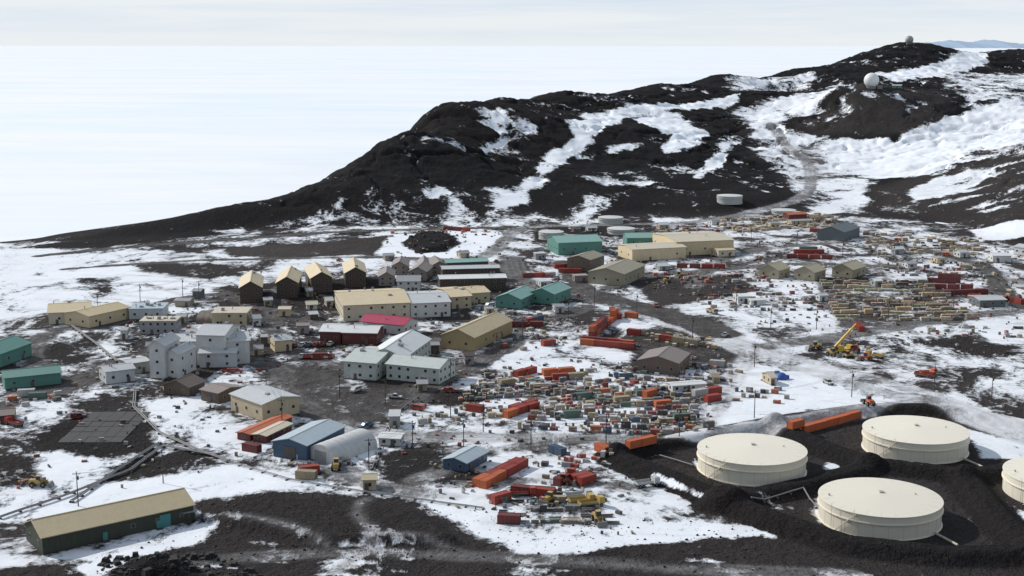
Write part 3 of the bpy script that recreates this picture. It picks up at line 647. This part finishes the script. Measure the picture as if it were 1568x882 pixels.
# ---------------------------------------------------------------- cargo masses
mcg,nt,b=newmat('weathered_cargo'); a=N(nt,'ShaderNodeAttribute'); a.attribute_name='col'
tc=N(nt,'ShaderNodeNewGeometry').outputs['Position']; c_=mix(nt,mapr(nt,noise(nt,tc,.9,3,.6),.42,.75,0,.6),a.outputs['Color'],(.10,.09,.08))
c_=mix(nt,mapr(nt,noise(nt,tc,.5,3,.6),.58,.64,0,.6),c_,(.70,.71,.72))
nt.links.new(c_,b.inputs['Base Color']); b.inputs['Roughness'].default_value=.8
PAL={'mix':[(.38,.31,.21),(.32,.25,.16),(.26,.20,.14),(.14,.125,.11),(.30,.275,.245),(.42,.40,.37),(.27,.06,.04),(.40,.13,.055),(.06,.055,.045),(.05,.047,.045),(.10,.13,.11),(.09,.11,.14),(.20,.14,.10),(.36,.29,.19),(.22,.17,.12),(.09,.07,.055)],
 'wood':[(.52,.38,.22),(.46,.35,.21),(.38,.29,.18),(.28,.21,.14),(.52,.43,.29),(.13,.10,.07)],
 'red':[(.34,.05,.03),(.44,.13,.05),(.2,.035,.03),(.38,.31,.20),(.42,.41,.39),(.10,.085,.075),(.24,.18,.13)],
 'grey':[(.22,.215,.21),(.42,.41,.39),(.10,.095,.09),(.34,.28,.19),(.30,.06,.04),(.06,.055,.05),(.27,.20,.13)]}
def item(mb,x,y_,a_,L,Wd,h,c,kind):
    z=float(tz(x,y_))-.05; ca,sa=math.cos(a_),math.sin(a_)
    if kind==0: # crate on skids
        mb.box(x,y_,z,L*.96,Wd*.9,.15,0,a_,(.08,.06,.045)); mb.box(x,y_,z+.15,L,Wd,h,0,a_,c); mb.box(x,y_,z+.15+h,L*1.03,Wd*1.03,.07,0,a_,tuple(min(.8,q*1.2) for q in c))
    elif kind==1: # lumber bundle
        zz=z
        for k in range(max(1,int(h/.6))):
            mb.box(x,y_,zz,L*random.uniform(.9,1),Wd*random.uniform(.9,1),.5,0,a_+random.uniform(-.02,.02),tuple(q*random.uniform(.75,1.15) for q in c)); zz+=.6
            for o_ in (-.3,.3): mb.box(x+o_*L*ca,y_+o_*L*sa,zz-.1,.12,Wd*.9,.1,0,a_,(.08,.06,.045))
    elif kind==2: # pipe bundle
        for k in range(3):
            o_=(k-1)*.5; mb.cyl((x-sa*o_-ca*L/2,y_+ca*o_-sa*L/2,z+.3+(.35 if k==1 else 0)),(x-sa*o_+ca*L/2,y_+ca*o_+sa*L/2,z+.3+(.35 if k==1 else 0)),.24,0,7,c=c)
    else: # drums / spool
        mb.cyl((x,y_,z),(x,y_,z+h*.8),min(L,Wd)*.45,0,10,c=c); mb.cyl((x,y_,z+h*.8),(x,y_,z+h*.8+.08),min(L,Wd)*.5,0,10,c=c)
def yard(name,quad,rows,pal,fill=.75,L=(1.,3.6),Wd=(.9,1.9),h=(.6,1.8),kinds=(0,0,1,0,1,3)):
    q=[G(*p)[:2] for p in quad]; mb=MB()
    for r_ in range(rows):
        t_=(r_+.5)/rows; A_=q[0]*(1-t_)+q[3]*t_; B_=q[1]*(1-t_)+q[2]*t_; d=B_-A_; D=np.linalg.norm(d); d=d/D; s_=0; ph=random.uniform(0,9)
        while s_<D:
            l=random.uniform(*L)
            if random.random()<fill*(.15+1.5*vn(np.array(s_/11.),np.array(ph),77)):
                p=A_+d*(s_+l/2)+np.array([random.uniform(-.2,.2),random.uniform(-.4,.4)+1.2*math.sin(s_/17+ph)])
                item(mb,p[0],p[1],math.atan2(d[1],d[0])+random.uniform(-.07,.07),l*.95,random.uniform(*Wd),random.uniform(*h),random.choice(PAL[pal]),random.choice(kinds))
            s_+=l+random.uniform(.1,.4)
    if mb.v: obj(name,mb.mesh(name,[mcg],colattr=True))
yard('cargo_crate_stacks',[(745,578),(900,566),(908,606),(700,614)],8,'mix',.7)
yard('cargo_crate_stacks',[(640,622),(760,624),(790,640),(640,652)],4,'mix',.5)
yard('cargo_crate_stacks',[(850,604),(1040,590),(1090,656),(790,660)],13,'mix',.9,h=(.8,2.3),L=(1.2,4.))
yard('cargo_crate_stacks',[(880,590),(960,575),(1000,590),(880,602)],4,'red',.5)
yard('lumber_stacks',[(1255,432),(1415,430),(1492,492),(1282,494)],13,'wood',.85,L=(3,8),h=(.8,2.2),kinds=(1,1,1,0))
yard('cargo_crate_stacks',[(1040,440),(1240,436),(1255,478),(1090,480)],8,'grey',.35)
yard('cargo_crate_stacks',[(760,480),(845,478),(870,528),(770,545)],9,'grey',.35)
yard('lumber_stacks',[(1090,338),(1250,326),(1310,346),(1120,358)],9,'wood',.6,L=(2,6),kinds=(1,0,0,0))
yard('lumber_stacks',[(1320,358),(1500,362),(1510,388),(1335,392)],8,'wood',.5,L=(2,5),kinds=(1,0,0,0))
yard('cargo_crate_stacks',[(1000,348),(1110,345),(1130,362),(1000,364)],6,'red',.5)
yard('pipe_and_drum_stores',[(762,765),(930,765),(940,806),(765,806)],7,'mix',.6,L=(2,6),kinds=(2,2,0,3))
yard('lumber_stacks',[(985,505),(1095,515),(1105,535),(985,528)],6,'wood',.5)
yard('cargo_crate_stacks',[(1060,545),(1130,560),(1120,590),(1060,580)],5,'mix',.5)
yard('cargo_crate_stacks',[(940,560),(1070,575),(1070,590),(960,585)],4,'mix',.6)
yard('cargo_crate_stacks',[(1130,592),(1210,596),(1205,620),(1120,615)],4,'mix',.4)
yard('cargo_crate_stacks',[(1340,400),(1500,402),(1520,425),(1340,425)],6,'grey',.4)
yard('cargo_crate_stacks',[(1000,420),(1180,415),(1180,432),(1000,438)],4,'red',.45)
yard('cargo_crate_stacks',[(830,690),(950,690),(900,735),(830,735)],5,'grey',.35)
yard('cargo_crate_stacks',[(440,700),(560,705),(560,720),(440,728)],3,'mix',.4)
yard('cargo_crate_stacks',[(10,612),(90,604),(90,616),(10,630)],3,'red',.5)
yard('cargo_crate_stacks',[(560,355),(780,352),(770,362),(600,365)],2,'red',.25)
yard('lumber_stacks',[(1500,415),(1640,440),(1640,480),(1520,450)],5,'wood',.4)
yard('pipe_and_drum_stores',[(1420,500),(1560,500),(1560,520),(1420,515)],3,'grey',.35)
yard('cargo_crate_stacks',[(0,740),(80,725),(90,750),(0,770)],3,'mix',.35)
mb=MB()
for (poly,cnt) in [([(340,450),(900,430),(900,540),(340,580)],480),([(900,350),(1568,380),(1568,480),(950,450)],680),([(200,460),(420,450),(400,600),(180,600)],200),([(600,560),(1100,540),(1100,670),(600,700)],340),([(0,560),(300,560),(440,700),(0,780)],130),([(620,690),(960,690),(960,830),(700,780)],130),([(560,345),(1100,335),(1100,400),(600,400)],240),([(1100,450),(1568,480),(1568,560),(1150,520)],150)]:
    q=[G(*p)[:2] for p in poly]
    for k in range(cnt):
        a_,b_=random.random(),random.random(); p=(q[0]*(1-a_)+q[1]*a_)*(1-b_)+(q[3]*(1-a_)+q[2]*a_)*b_
        p=p+np.array([random.gauss(0,2),random.gauss(0,2)])
        item(mb,p[0],p[1],random.uniform(0,3.1),random.uniform(.4,2.2),random.uniform(.3,1.2),random.uniform(.2,1.1),tuple(q_*.8 for q_ in random.choice(PAL[random.choice(['mix','grey','grey'])])),random.choice((0,0,3,1)))
obj('scattered_supplies',mb.mesh('scattered_supplies',[mcg],colattr=True))
# ---------------------------------------------------------------- vehicles
def veh_mesh(kind,k):
    key=(kind,k)
    if key in CM: return CM[key]
    mb=MB()
    def wheels(xs,y_,r,w=.3):
        for x in xs:
            for s_ in (-1,1): mb.cyl((x,s_*(y_-w/2),r),(x,s_*(y_+w/2),r),r,1,14); mb.cyl((x,s_*(y_+w/2),r),(x,s_*(y_+w/2+.02),r),r*.45,3,10)
    if kind=='pickup':
        mb.prism([(-2.6,.5),(2.6,.5),(2.65,.95),(1.3,1.08),(-2.6,1.08)],-.92,.92,0,'y')
        mb.prism([(-.75,1.08),(1.35,1.08),(.65,1.72),(-.6,1.72)],-.8,.8,2,'y'); mb.box(0,0,1.725,1.25,1.5,.07,0)
        mb.box(-1.7,.86,1.08,1.8,.1,.35,0); mb.box(-1.7,-.86,1.08,1.8,.1,.35,0); mb.box(-2.56,0,1.08,.1,1.6,.35,0); mb.box(2.66,0,.5,.1,1.7,.25,1); wheels((-1.7,1.7),.85,.42)
    elif kind=='van':
        mb.prism([(-2.5,.45),(2.5,.45),(2.5,1.1),(1.9,1.35),(1.3,2.05),(-2.5,2.05)],-.95,.95,0,'y'); mb.box(-.3,0,1.4,3.4,1.93,.42,2); wheels((-1.6,1.6),.85,.4)
    elif kind=='truck':
        mb.box(0,0,.7,7.5,1.0,.25,1); mb.box(2.9,0,.8,1.7,2.3,1.9,0,tx=.9,ty=.92); mb.box(3.2,0,1.7,1.25,2.1,.7,2); mb.box(-1.0,0,1.0,5.2,2.4,.2,3)
        mb.box(-1.0,1.15,1.2,5.2,.1,.7,0); mb.box(-1.0,-1.15,1.2,5.2,.1,.7,0); mb.box(-3.55,0,1.2,.1,2.2,.7,0); wheels((-2.6,-1.4,2.7),1.05,.52,.35)
    elif kind=='loader':
        mb.box(-1.2,0,1.0,3.0,1.7,1.2,0,tx=.92); mb.box(.2,0,1.0,1.4,1.6,.9,0); mb.box(0,0,1.9,1.4,1.4,1.3,2,tx=.88,ty=.88); mb.box(0,0,3.2,1.4,1.4,.12,0)
        for s_ in (-1,1):
            mb.prism([(.6,1.5),(.7,1.9),(3.2,.8),(3.0,.5)],s_*.7-.1,s_*.7+.1,0,'y')
        mb.prism([(3.0,.2),(4.1,.15),(3.5,1.3),(3.0,1.3)],-1.4,1.4,3,'y'); wheels((-1.7,1.5),1.1,.8,.6); mb.cyl((-1.8,.5,2.2),(-1.8,.5,3.1),.08,1,6)
    elif kind=='dozer':
        for s_ in (-1,1): mb.prism([(-1.9,.1),(1.7,.1),(2.1,.6),(1.7,1.0),(-1.9,1.0),(-2.2,.6)],s_*1.0-.28,s_*1.0+.28,1,'y')
        mb.box(.6,0,.9,2.2,1.3,1.1,0,tx=.95); mb.box(-.9,0,.9,1.5,1.6,.8,0); mb.box(-.8,0,1.7,1.3,1.4,1.2,2,tx=.88,ty=.88); mb.box(-.8,0,2.9,1.3,1.4,.12,0); mb.prism([(2.7,.1),(2.95,.1),(2.85,.7),(3.05,1.4),(2.8,1.4),(2.6,.7)],-1.8,1.8,3,'y')
        for s_ in (-1,1): mb.box(1.9,s_*1.45,.5,1.9,.15,.2,0)
    m_=mb.mesh(kind,[M('vehicle_paint_'+k,CC[k],.35,var=.2),M('tyre_rubber',(.02,.02,.02),.8),glass,M('worn_steel',(.2,.19,.18),.5)]); CM[key]=m_; return m_
VN=dict(pickup='pickup_truck',van='passenger_van',truck='flatbed_truck',loader='wheel_loader',dozer='bulldozer')
def veh(kind,k,px,py,ang=None):
    g=G(px,py); obj(VN[kind],veh_mesh(kind,k),(g[0],g[1],g[2]+.02),random.uniform(0,6.28) if ang is None else ang)
for i in range(8): veh('pickup','r' if i%3 else 'w',462+i*6.5,548,1.5)
for i in range(7): veh('pickup','rdwb'[i%4],440+i*11,532-i*.5,1.4)
for q in [('pickup','r',350,571,.1),('pickup','r',362,571,.2),('pickup','w',605,610),('pickup','r',690,600),('pickup','b',560,655),('van','r',640,628),('pickup','r',580,500),('pickup','w',700,500),('pickup','r',520,400),('van','w',750,470),('pickup','r',840,425),
 ('truck','o',1420,575),('truck','r',1415,578),('loader','y',1275,545),('dozer','y',1300,548),('loader','o',1325,552),('truck','y',1340,548),('dozer','y',1285,538),('loader','y',1248,535),('loader','r',1310,540),('truck','y',890,772,.3),('truck','y',905,776,.4),('loader','o',862,742),('truck','r',800,760,.1),('dozer','y',840,770),('truck','w',885,765,.2),('loader','y',916,800),('truck','r',1530,460),('loader','y',1040,425),('dozer','y',1020,432),('pickup','r',1160,400),('pickup','w',1250,360),('truck','o',1375,370),('loader','o',1330,620),('pickup','w',1268,588),('van','o',1450,392),('pickup','d',120,640),('truck','r',22,652),('loader','y',60,745),('pickup','r',300,585),('pickup','w',255,600),('truck','b',955,580),('truck','w',990,745,.4),('loader','y',515,718),('pickup','b',1190,575),('truck','r',870,735,1.2),('pickup','w',730,415),('pickup','r',760,402),('pickup','b',500,660),('van','w',545,600),('truck','t',1090,480),('pickup','r',1005,470),('pickup','w',1110,515)]: veh(*q)
# crane
g=G(1288,540); e=bpy.data.objects.new('mobile_crane',None); sc.collection.objects.link(e); e.location=g; e.rotation_euler=(0,0,.5)
mb=MB(); mb.box(0,0,.8,11,2.6,.8,0,tx=.97); mb.box(4.6,0,1.6,1.8,2.5,1.3,0,tx=.85); mb.box(4.9,0,1.9,1.5,2.55,.7,2); mb.box(-1.5,0,1.6,3.6,2.6,1.6,0); mb.box(-3.6,0,1.7,1.2,2.6,1.4,1)
for x in (-4.2,-2.8,1.5,3.9):
    for s_ in (-1,1): mb.cyl((x,s_*.9,.6),(x,s_*1.35,.6),.6,1,14)
for x in (-5,2.8): mb.box(x,0,.5,.4,5.6,.25,0)
obj('crane_carrier',mb.mesh('crane_carrier',[M('crane_yellow',(.62,.38,.04),.4),dark,glass]),parent=e)
mb=MB(); a0=Vector((-3.5,0,2.8)); a1=Vector((5.5,-2,12.0))
mb.cyl(a0,a0.lerp(a1,.5),.62,0,4); mb.cyl(a0.lerp(a1,.5),a0.lerp(a1,.8),.48,0,4); mb.cyl(a0.lerp(a1,.8),a1,.34,0,4); mb.cyl((0,0,2.6),a0.lerp(a1,.35),.18,1,8); mb.cyl(a1,a1-Vector((0,0,4)),.05,1,6); mb.box(a1.x,a1.y,a1.z-4.8,.5,.4,.8,1)
obj('crane_boom',mb.mesh('crane_boom',[M('crane_yellow',(.6,.38,.04)),dark]),parent=e)
# blue dome tent
g=G(1196,580); mb=MB(); mb.lathe([(2.6*math.cos(t*math.pi/16),2.6*math.sin(t*math.pi/16)) for t in range(9)],16); mb.box(2.5,0,0,1.0,1.2,1.5,0)
obj('blue_dome_tent',mb.mesh('blue_dome_tent',[M('tent_blue',(.03,.10,.36))]),g-np.array([0,0,.1]))
# poles and lines
def pole(px,py,h=10):
    g=G(px,py); 
    if 'pole' not in CM:
        mb=MB(); mb.cyl((0,0,-.5),(0,0,10),.17,0,8,.11); mb.box(0,0,9.2,2.2,.12,.14,0); mb.cyl((.35,0,7.6),(.35,0,8.6),.22,0,8)
        for x in (-.95,0,.95): mb.cyl((x,0,9.34),(x,0,9.55),.05,0,6)
        CM['pole']=mb.mesh('pole',[M('pole_timber',(.07,.055,.045),.9)])
    o=obj('utility_pole',CM['pole'],g,random.uniform(-.3,.3)); return Vector((g[0],g[1],g[2]+9.5))
wire=M('wire_black',(.03,.03,.03)); 
for grp in [[(632,692),(710,690),(813,690),(928,682),(1040,668),(1155,640),(1304,608)],[(1155,562),(1180,505),(1127,478),(1075,455)],[(1304,608),(1430,600),(1518,615)],[(590,620),(520,610),(432,655),(408,600)],[(855,452),(910,468),(975,480),(1060,520),(1155,562)],[(565,720),(632,692)],[(1250,505),(1360,490),(1460,470)],[(305,460),(400,440),(480,470),(560,470)],[(690,590),(760,545),(800,520),(870,490)],[(1368,400),(1290,395),(1220,378),(1150,372)],[(120,775),(250,740)],[(740,662),(690,640)],[(150,480),(215,465),(280,455)]]:
    tops=[pole(*p) for p in grp]; mb=MB()
    for p,q in zip(tops[:-1],tops[1:]):
        for off in (-.9,.9):
            prev=None
            for i in range(9):
                t_=i/8; c=p.lerp(q,t_)-Vector((0,0,1.6*4*t_*(1-t_)))+Vector((off,0,0))
                if prev is not None: mb.cyl(prev,c,.03,0,4)
                prev=c
    obj('overhead_power_line',mb.mesh('overhead_power_line',[wire]))
# pipelines on trestles
def pipe(pts,name='utility_pipeline',z=.7,r=.2,n=2):
    mb=MB(); P_=[G(*p) for p in pts]
    for a_,b_ in zip(P_[:-1],P_[1:]):
        D=np.linalg.norm(b_-a_); k=max(2,int(D/5)); d=(b_-a_)/D; nr=np.array([-d[1],d[0],0]); pr=None
        for i in range(k+1):
            c=a_+(b_-a_)*i/k; c[2]=float(tz(c[0],c[1]))+z
            mb.box(c[0],c[1],c[2]-z-.3,.2,n*.6+.4,z+.1,1,math.atan2(d[1],d[0]))
            if pr is not None:
                for j in range(n): o_=(j-(n-1)/2)*.7*nr; mb.cyl(tuple(pr+o_),tuple(c+o_),r,0,8)
            pr=c
    obj(name,mb.mesh(name,[M('pipe_jacket',(.24,.23,.22)),found]))
pipe([(207,600),(205,625),(245,665),(300,690),(350,708)]); pipe([(0,795),(90,765),(200,722),(250,685),(330,700)]); pipe([(110,770),(180,722),(245,680)]); pipe([(110,500),(150,530),(180,555)]); pipe([(640,610),(600,640),(590,665),(570,720)],r=.15,n=1); pipe([(690,740),(760,745),(850,750)],r=.15)
pipe([(1010,700),(1060,715)],r=.2,n=1); pipe([(1150,765),(1230,750),(1262,790)],r=.2,n=1); pipe([(350,708),(440,735),(560,755),(740,780)],r=.12,n=2,z=.5)
# gravel mat (slabs) on dark pad
mb=MB(); g=G(160,655)
for i in range(5):
    for j in range(6): 
        x=g[0]-8+i*4.1; y_=g[1]-14+j*6; mb.box(x,y_,float(tz(x,y_))+.02,3.95,5.8,.12,0,random.uniform(-.02,.02))
obj('helipad_matting',mb.mesh('helipad_matting',[M('matting',(.055,.052,.05),.9)]))
# rocks
def rocks(name,poly,cnt,r0,r1):
    q=[G(*p)[:2] for p in poly]; mb=MB()
    for k in range(cnt):
        a_,b_=random.random(),random.random(); p=(q[0]*(1-a_)+q[1]*a_)*(1-b_)+(q[3]*(1-a_)+q[2]*a_)*b_; r=r0+(r1-r0)*random.random()**3; z=float(tz(p[0],p[1]))
        mb.box(p[0],p[1],z-r*.4,r*2,r*1.5,r*random.uniform(.7,1.5),0,random.uniform(0,3),tx=random.uniform(.3,.8),ty=random.uniform(.3,.8))
    obj(name,mb.mesh(name,[M('lava_rock',(.022,.019,.019),.95)]))
rocks('boulder_field',[(160,850),(330,850),(420,890),(140,890)],260,.2,1.4); rocks('boulder_field',[(300,770),(1300,800),(1400,885),(150,885)],1100,.1,.45)
rocks('crater_rocks',[(625,362),(690,362),(690,382),(625,382)],90,.5,1.6)
# ---------------------------------------------------------------- sea ice
mi_,nt,b=newmat('sea_ice'); pos=N(nt,'ShaderNodeNewGeometry').outputs['Position']
w1=noise(nt,mapping(nt,pos,(.0009,.0026,1),(0,0,.15)),1,7,.64,.8); w2=noise(nt,mapping(nt,pos,(.005,.02,1),(0,0,-.2)),1,6,.65,.5)
c=mix(nt,mapr(nt,w1,.44,.66,0,.85),(.86,.858,.855),(.72,.80,.825)); c=mix(nt,mapr(nt,w2,.45,.72,0,.5),c,(.74,.765,.775))
nt.links.new(c,b.inputs['Base Color']); b.inputs['Roughness'].default_value=.7; b.inputs['Specular IOR Level'].default_value=.2
mb=MB(); nn=96; rs=[0.1,3000,10000,40000,200000]
mb.lathe([(r,-.7) for r in rs],nn); o=obj('sea_ice',mb.mesh('sea_ice',[mi_]))
# distant mountains
mb=MB(); D0=60000
k=90; top=[];
for i in range(k+1):
    px=1398+ (1760-1398)*i/k; hgt=np.interp(px,[1398,1415,1440,1455,1480,1500,1520,1545,1580,1640,1760],[70,65,64,61,65,62,60.5,68,67,64,70])+float(vn(np.array(px/6.),np.array(3.),2))*3-1.5
    a_=at(px,69,D0); zt=at(px,min(hgt,69),D0)[2]; top.append((a_[0],zt))
for i in range(k+1):
    x,z=top[i]; mb.v+= [(x,D0-3500,-2),(x*1.01,D0-1200,z*.45+np.random.rand()*120),(x,D0,z),(x,D0+5000,-2)]
for i in range(k):
    for j in range(3): a_=i*4+j; mb.f.append([a_,a_+4,a_+5,a_+1]); mb.m.append(0); mb.c.append(None)
obj('distant_mountain_range',mb.mesh('distant_mountain_range',[M('rock_painted_haze',(.36,.46,.58),.9,var=.1)],True))  # aerial haze painted into the rock's base colour as pale blue
# ---------------------------------------------------------------- light
SE=math.radians(34); saz=math.atan2(.5,-.85)
dv=Vector((math.cos(saz)*math.cos(SE),math.sin(saz)*math.cos(SE),math.sin(SE)))
L=bpy.data.lights.new('sun','SUN'); L.energy=3.7; L.angle=math.radians(.8); L.color=(1,.975,.94); lo=bpy.data.objects.new('sun',L); sc.collection.objects.link(lo); lo.rotation_euler=dv.to_track_quat('Z','Y').to_euler()
wd=bpy.data.worlds.new('World'); sc.world=wd; wd.use_nodes=True; nt=wd.node_tree; bg=nt.nodes['Background']
sky=N(nt,'ShaderNodeTexSky',sky_type='NISHITA'); sky.sun_disc=False; sky.sun_elevation=SE; sky.sun_rotation=math.atan2(dv.x,dv.y); sky.air_density=1.; sky.dust_density=.5
tcw=N(nt,'ShaderNodeTexCoord').outputs['Generated']; sep=N(nt,'ShaderNodeSeparateXYZ'); nt.links.new(tcw,sep.inputs[0])
cl=noise(nt,mapping(nt,tcw,(3,3,60)),1.2,6,.6,.3)
grad=mapr(nt,sep.outputs[2],0.,.045,0,1)
hz=mix(nt,grad,(7.6,8.1,8.5),(6.0,7.1,8.5))
hz=mix(nt,mapr(nt,cl,.38,.62,0,.8),hz,(8.2,8.5,8.7))
fac=mapr(nt,sep.outputs[2],.04,.6,.97,.35)
cc=mix(nt,fac,sky.outputs[0],hz); nt.links.new(cc,bg.inputs['Color']); bg.inputs['Strength'].default_value=.105
# ---------------------------------------------------------------- camera
cam=bpy.data.cameras.new('camera'); cam.sensor_width=36; cam.lens=F/1568*36; cam.clip_start=1; cam.clip_end=400000
co=bpy.data.objects.new('camera',cam); sc.collection.objects.link(co); co.location=(0,0,H); co.rotation_euler=(math.pi/2-P,0,0); sc.camera=co
sc.view_settings.view_transform='Standard'; sc.view_settings.look='None'; sc.view_settings.exposure=0
print('objects',len(bpy.data.objects))
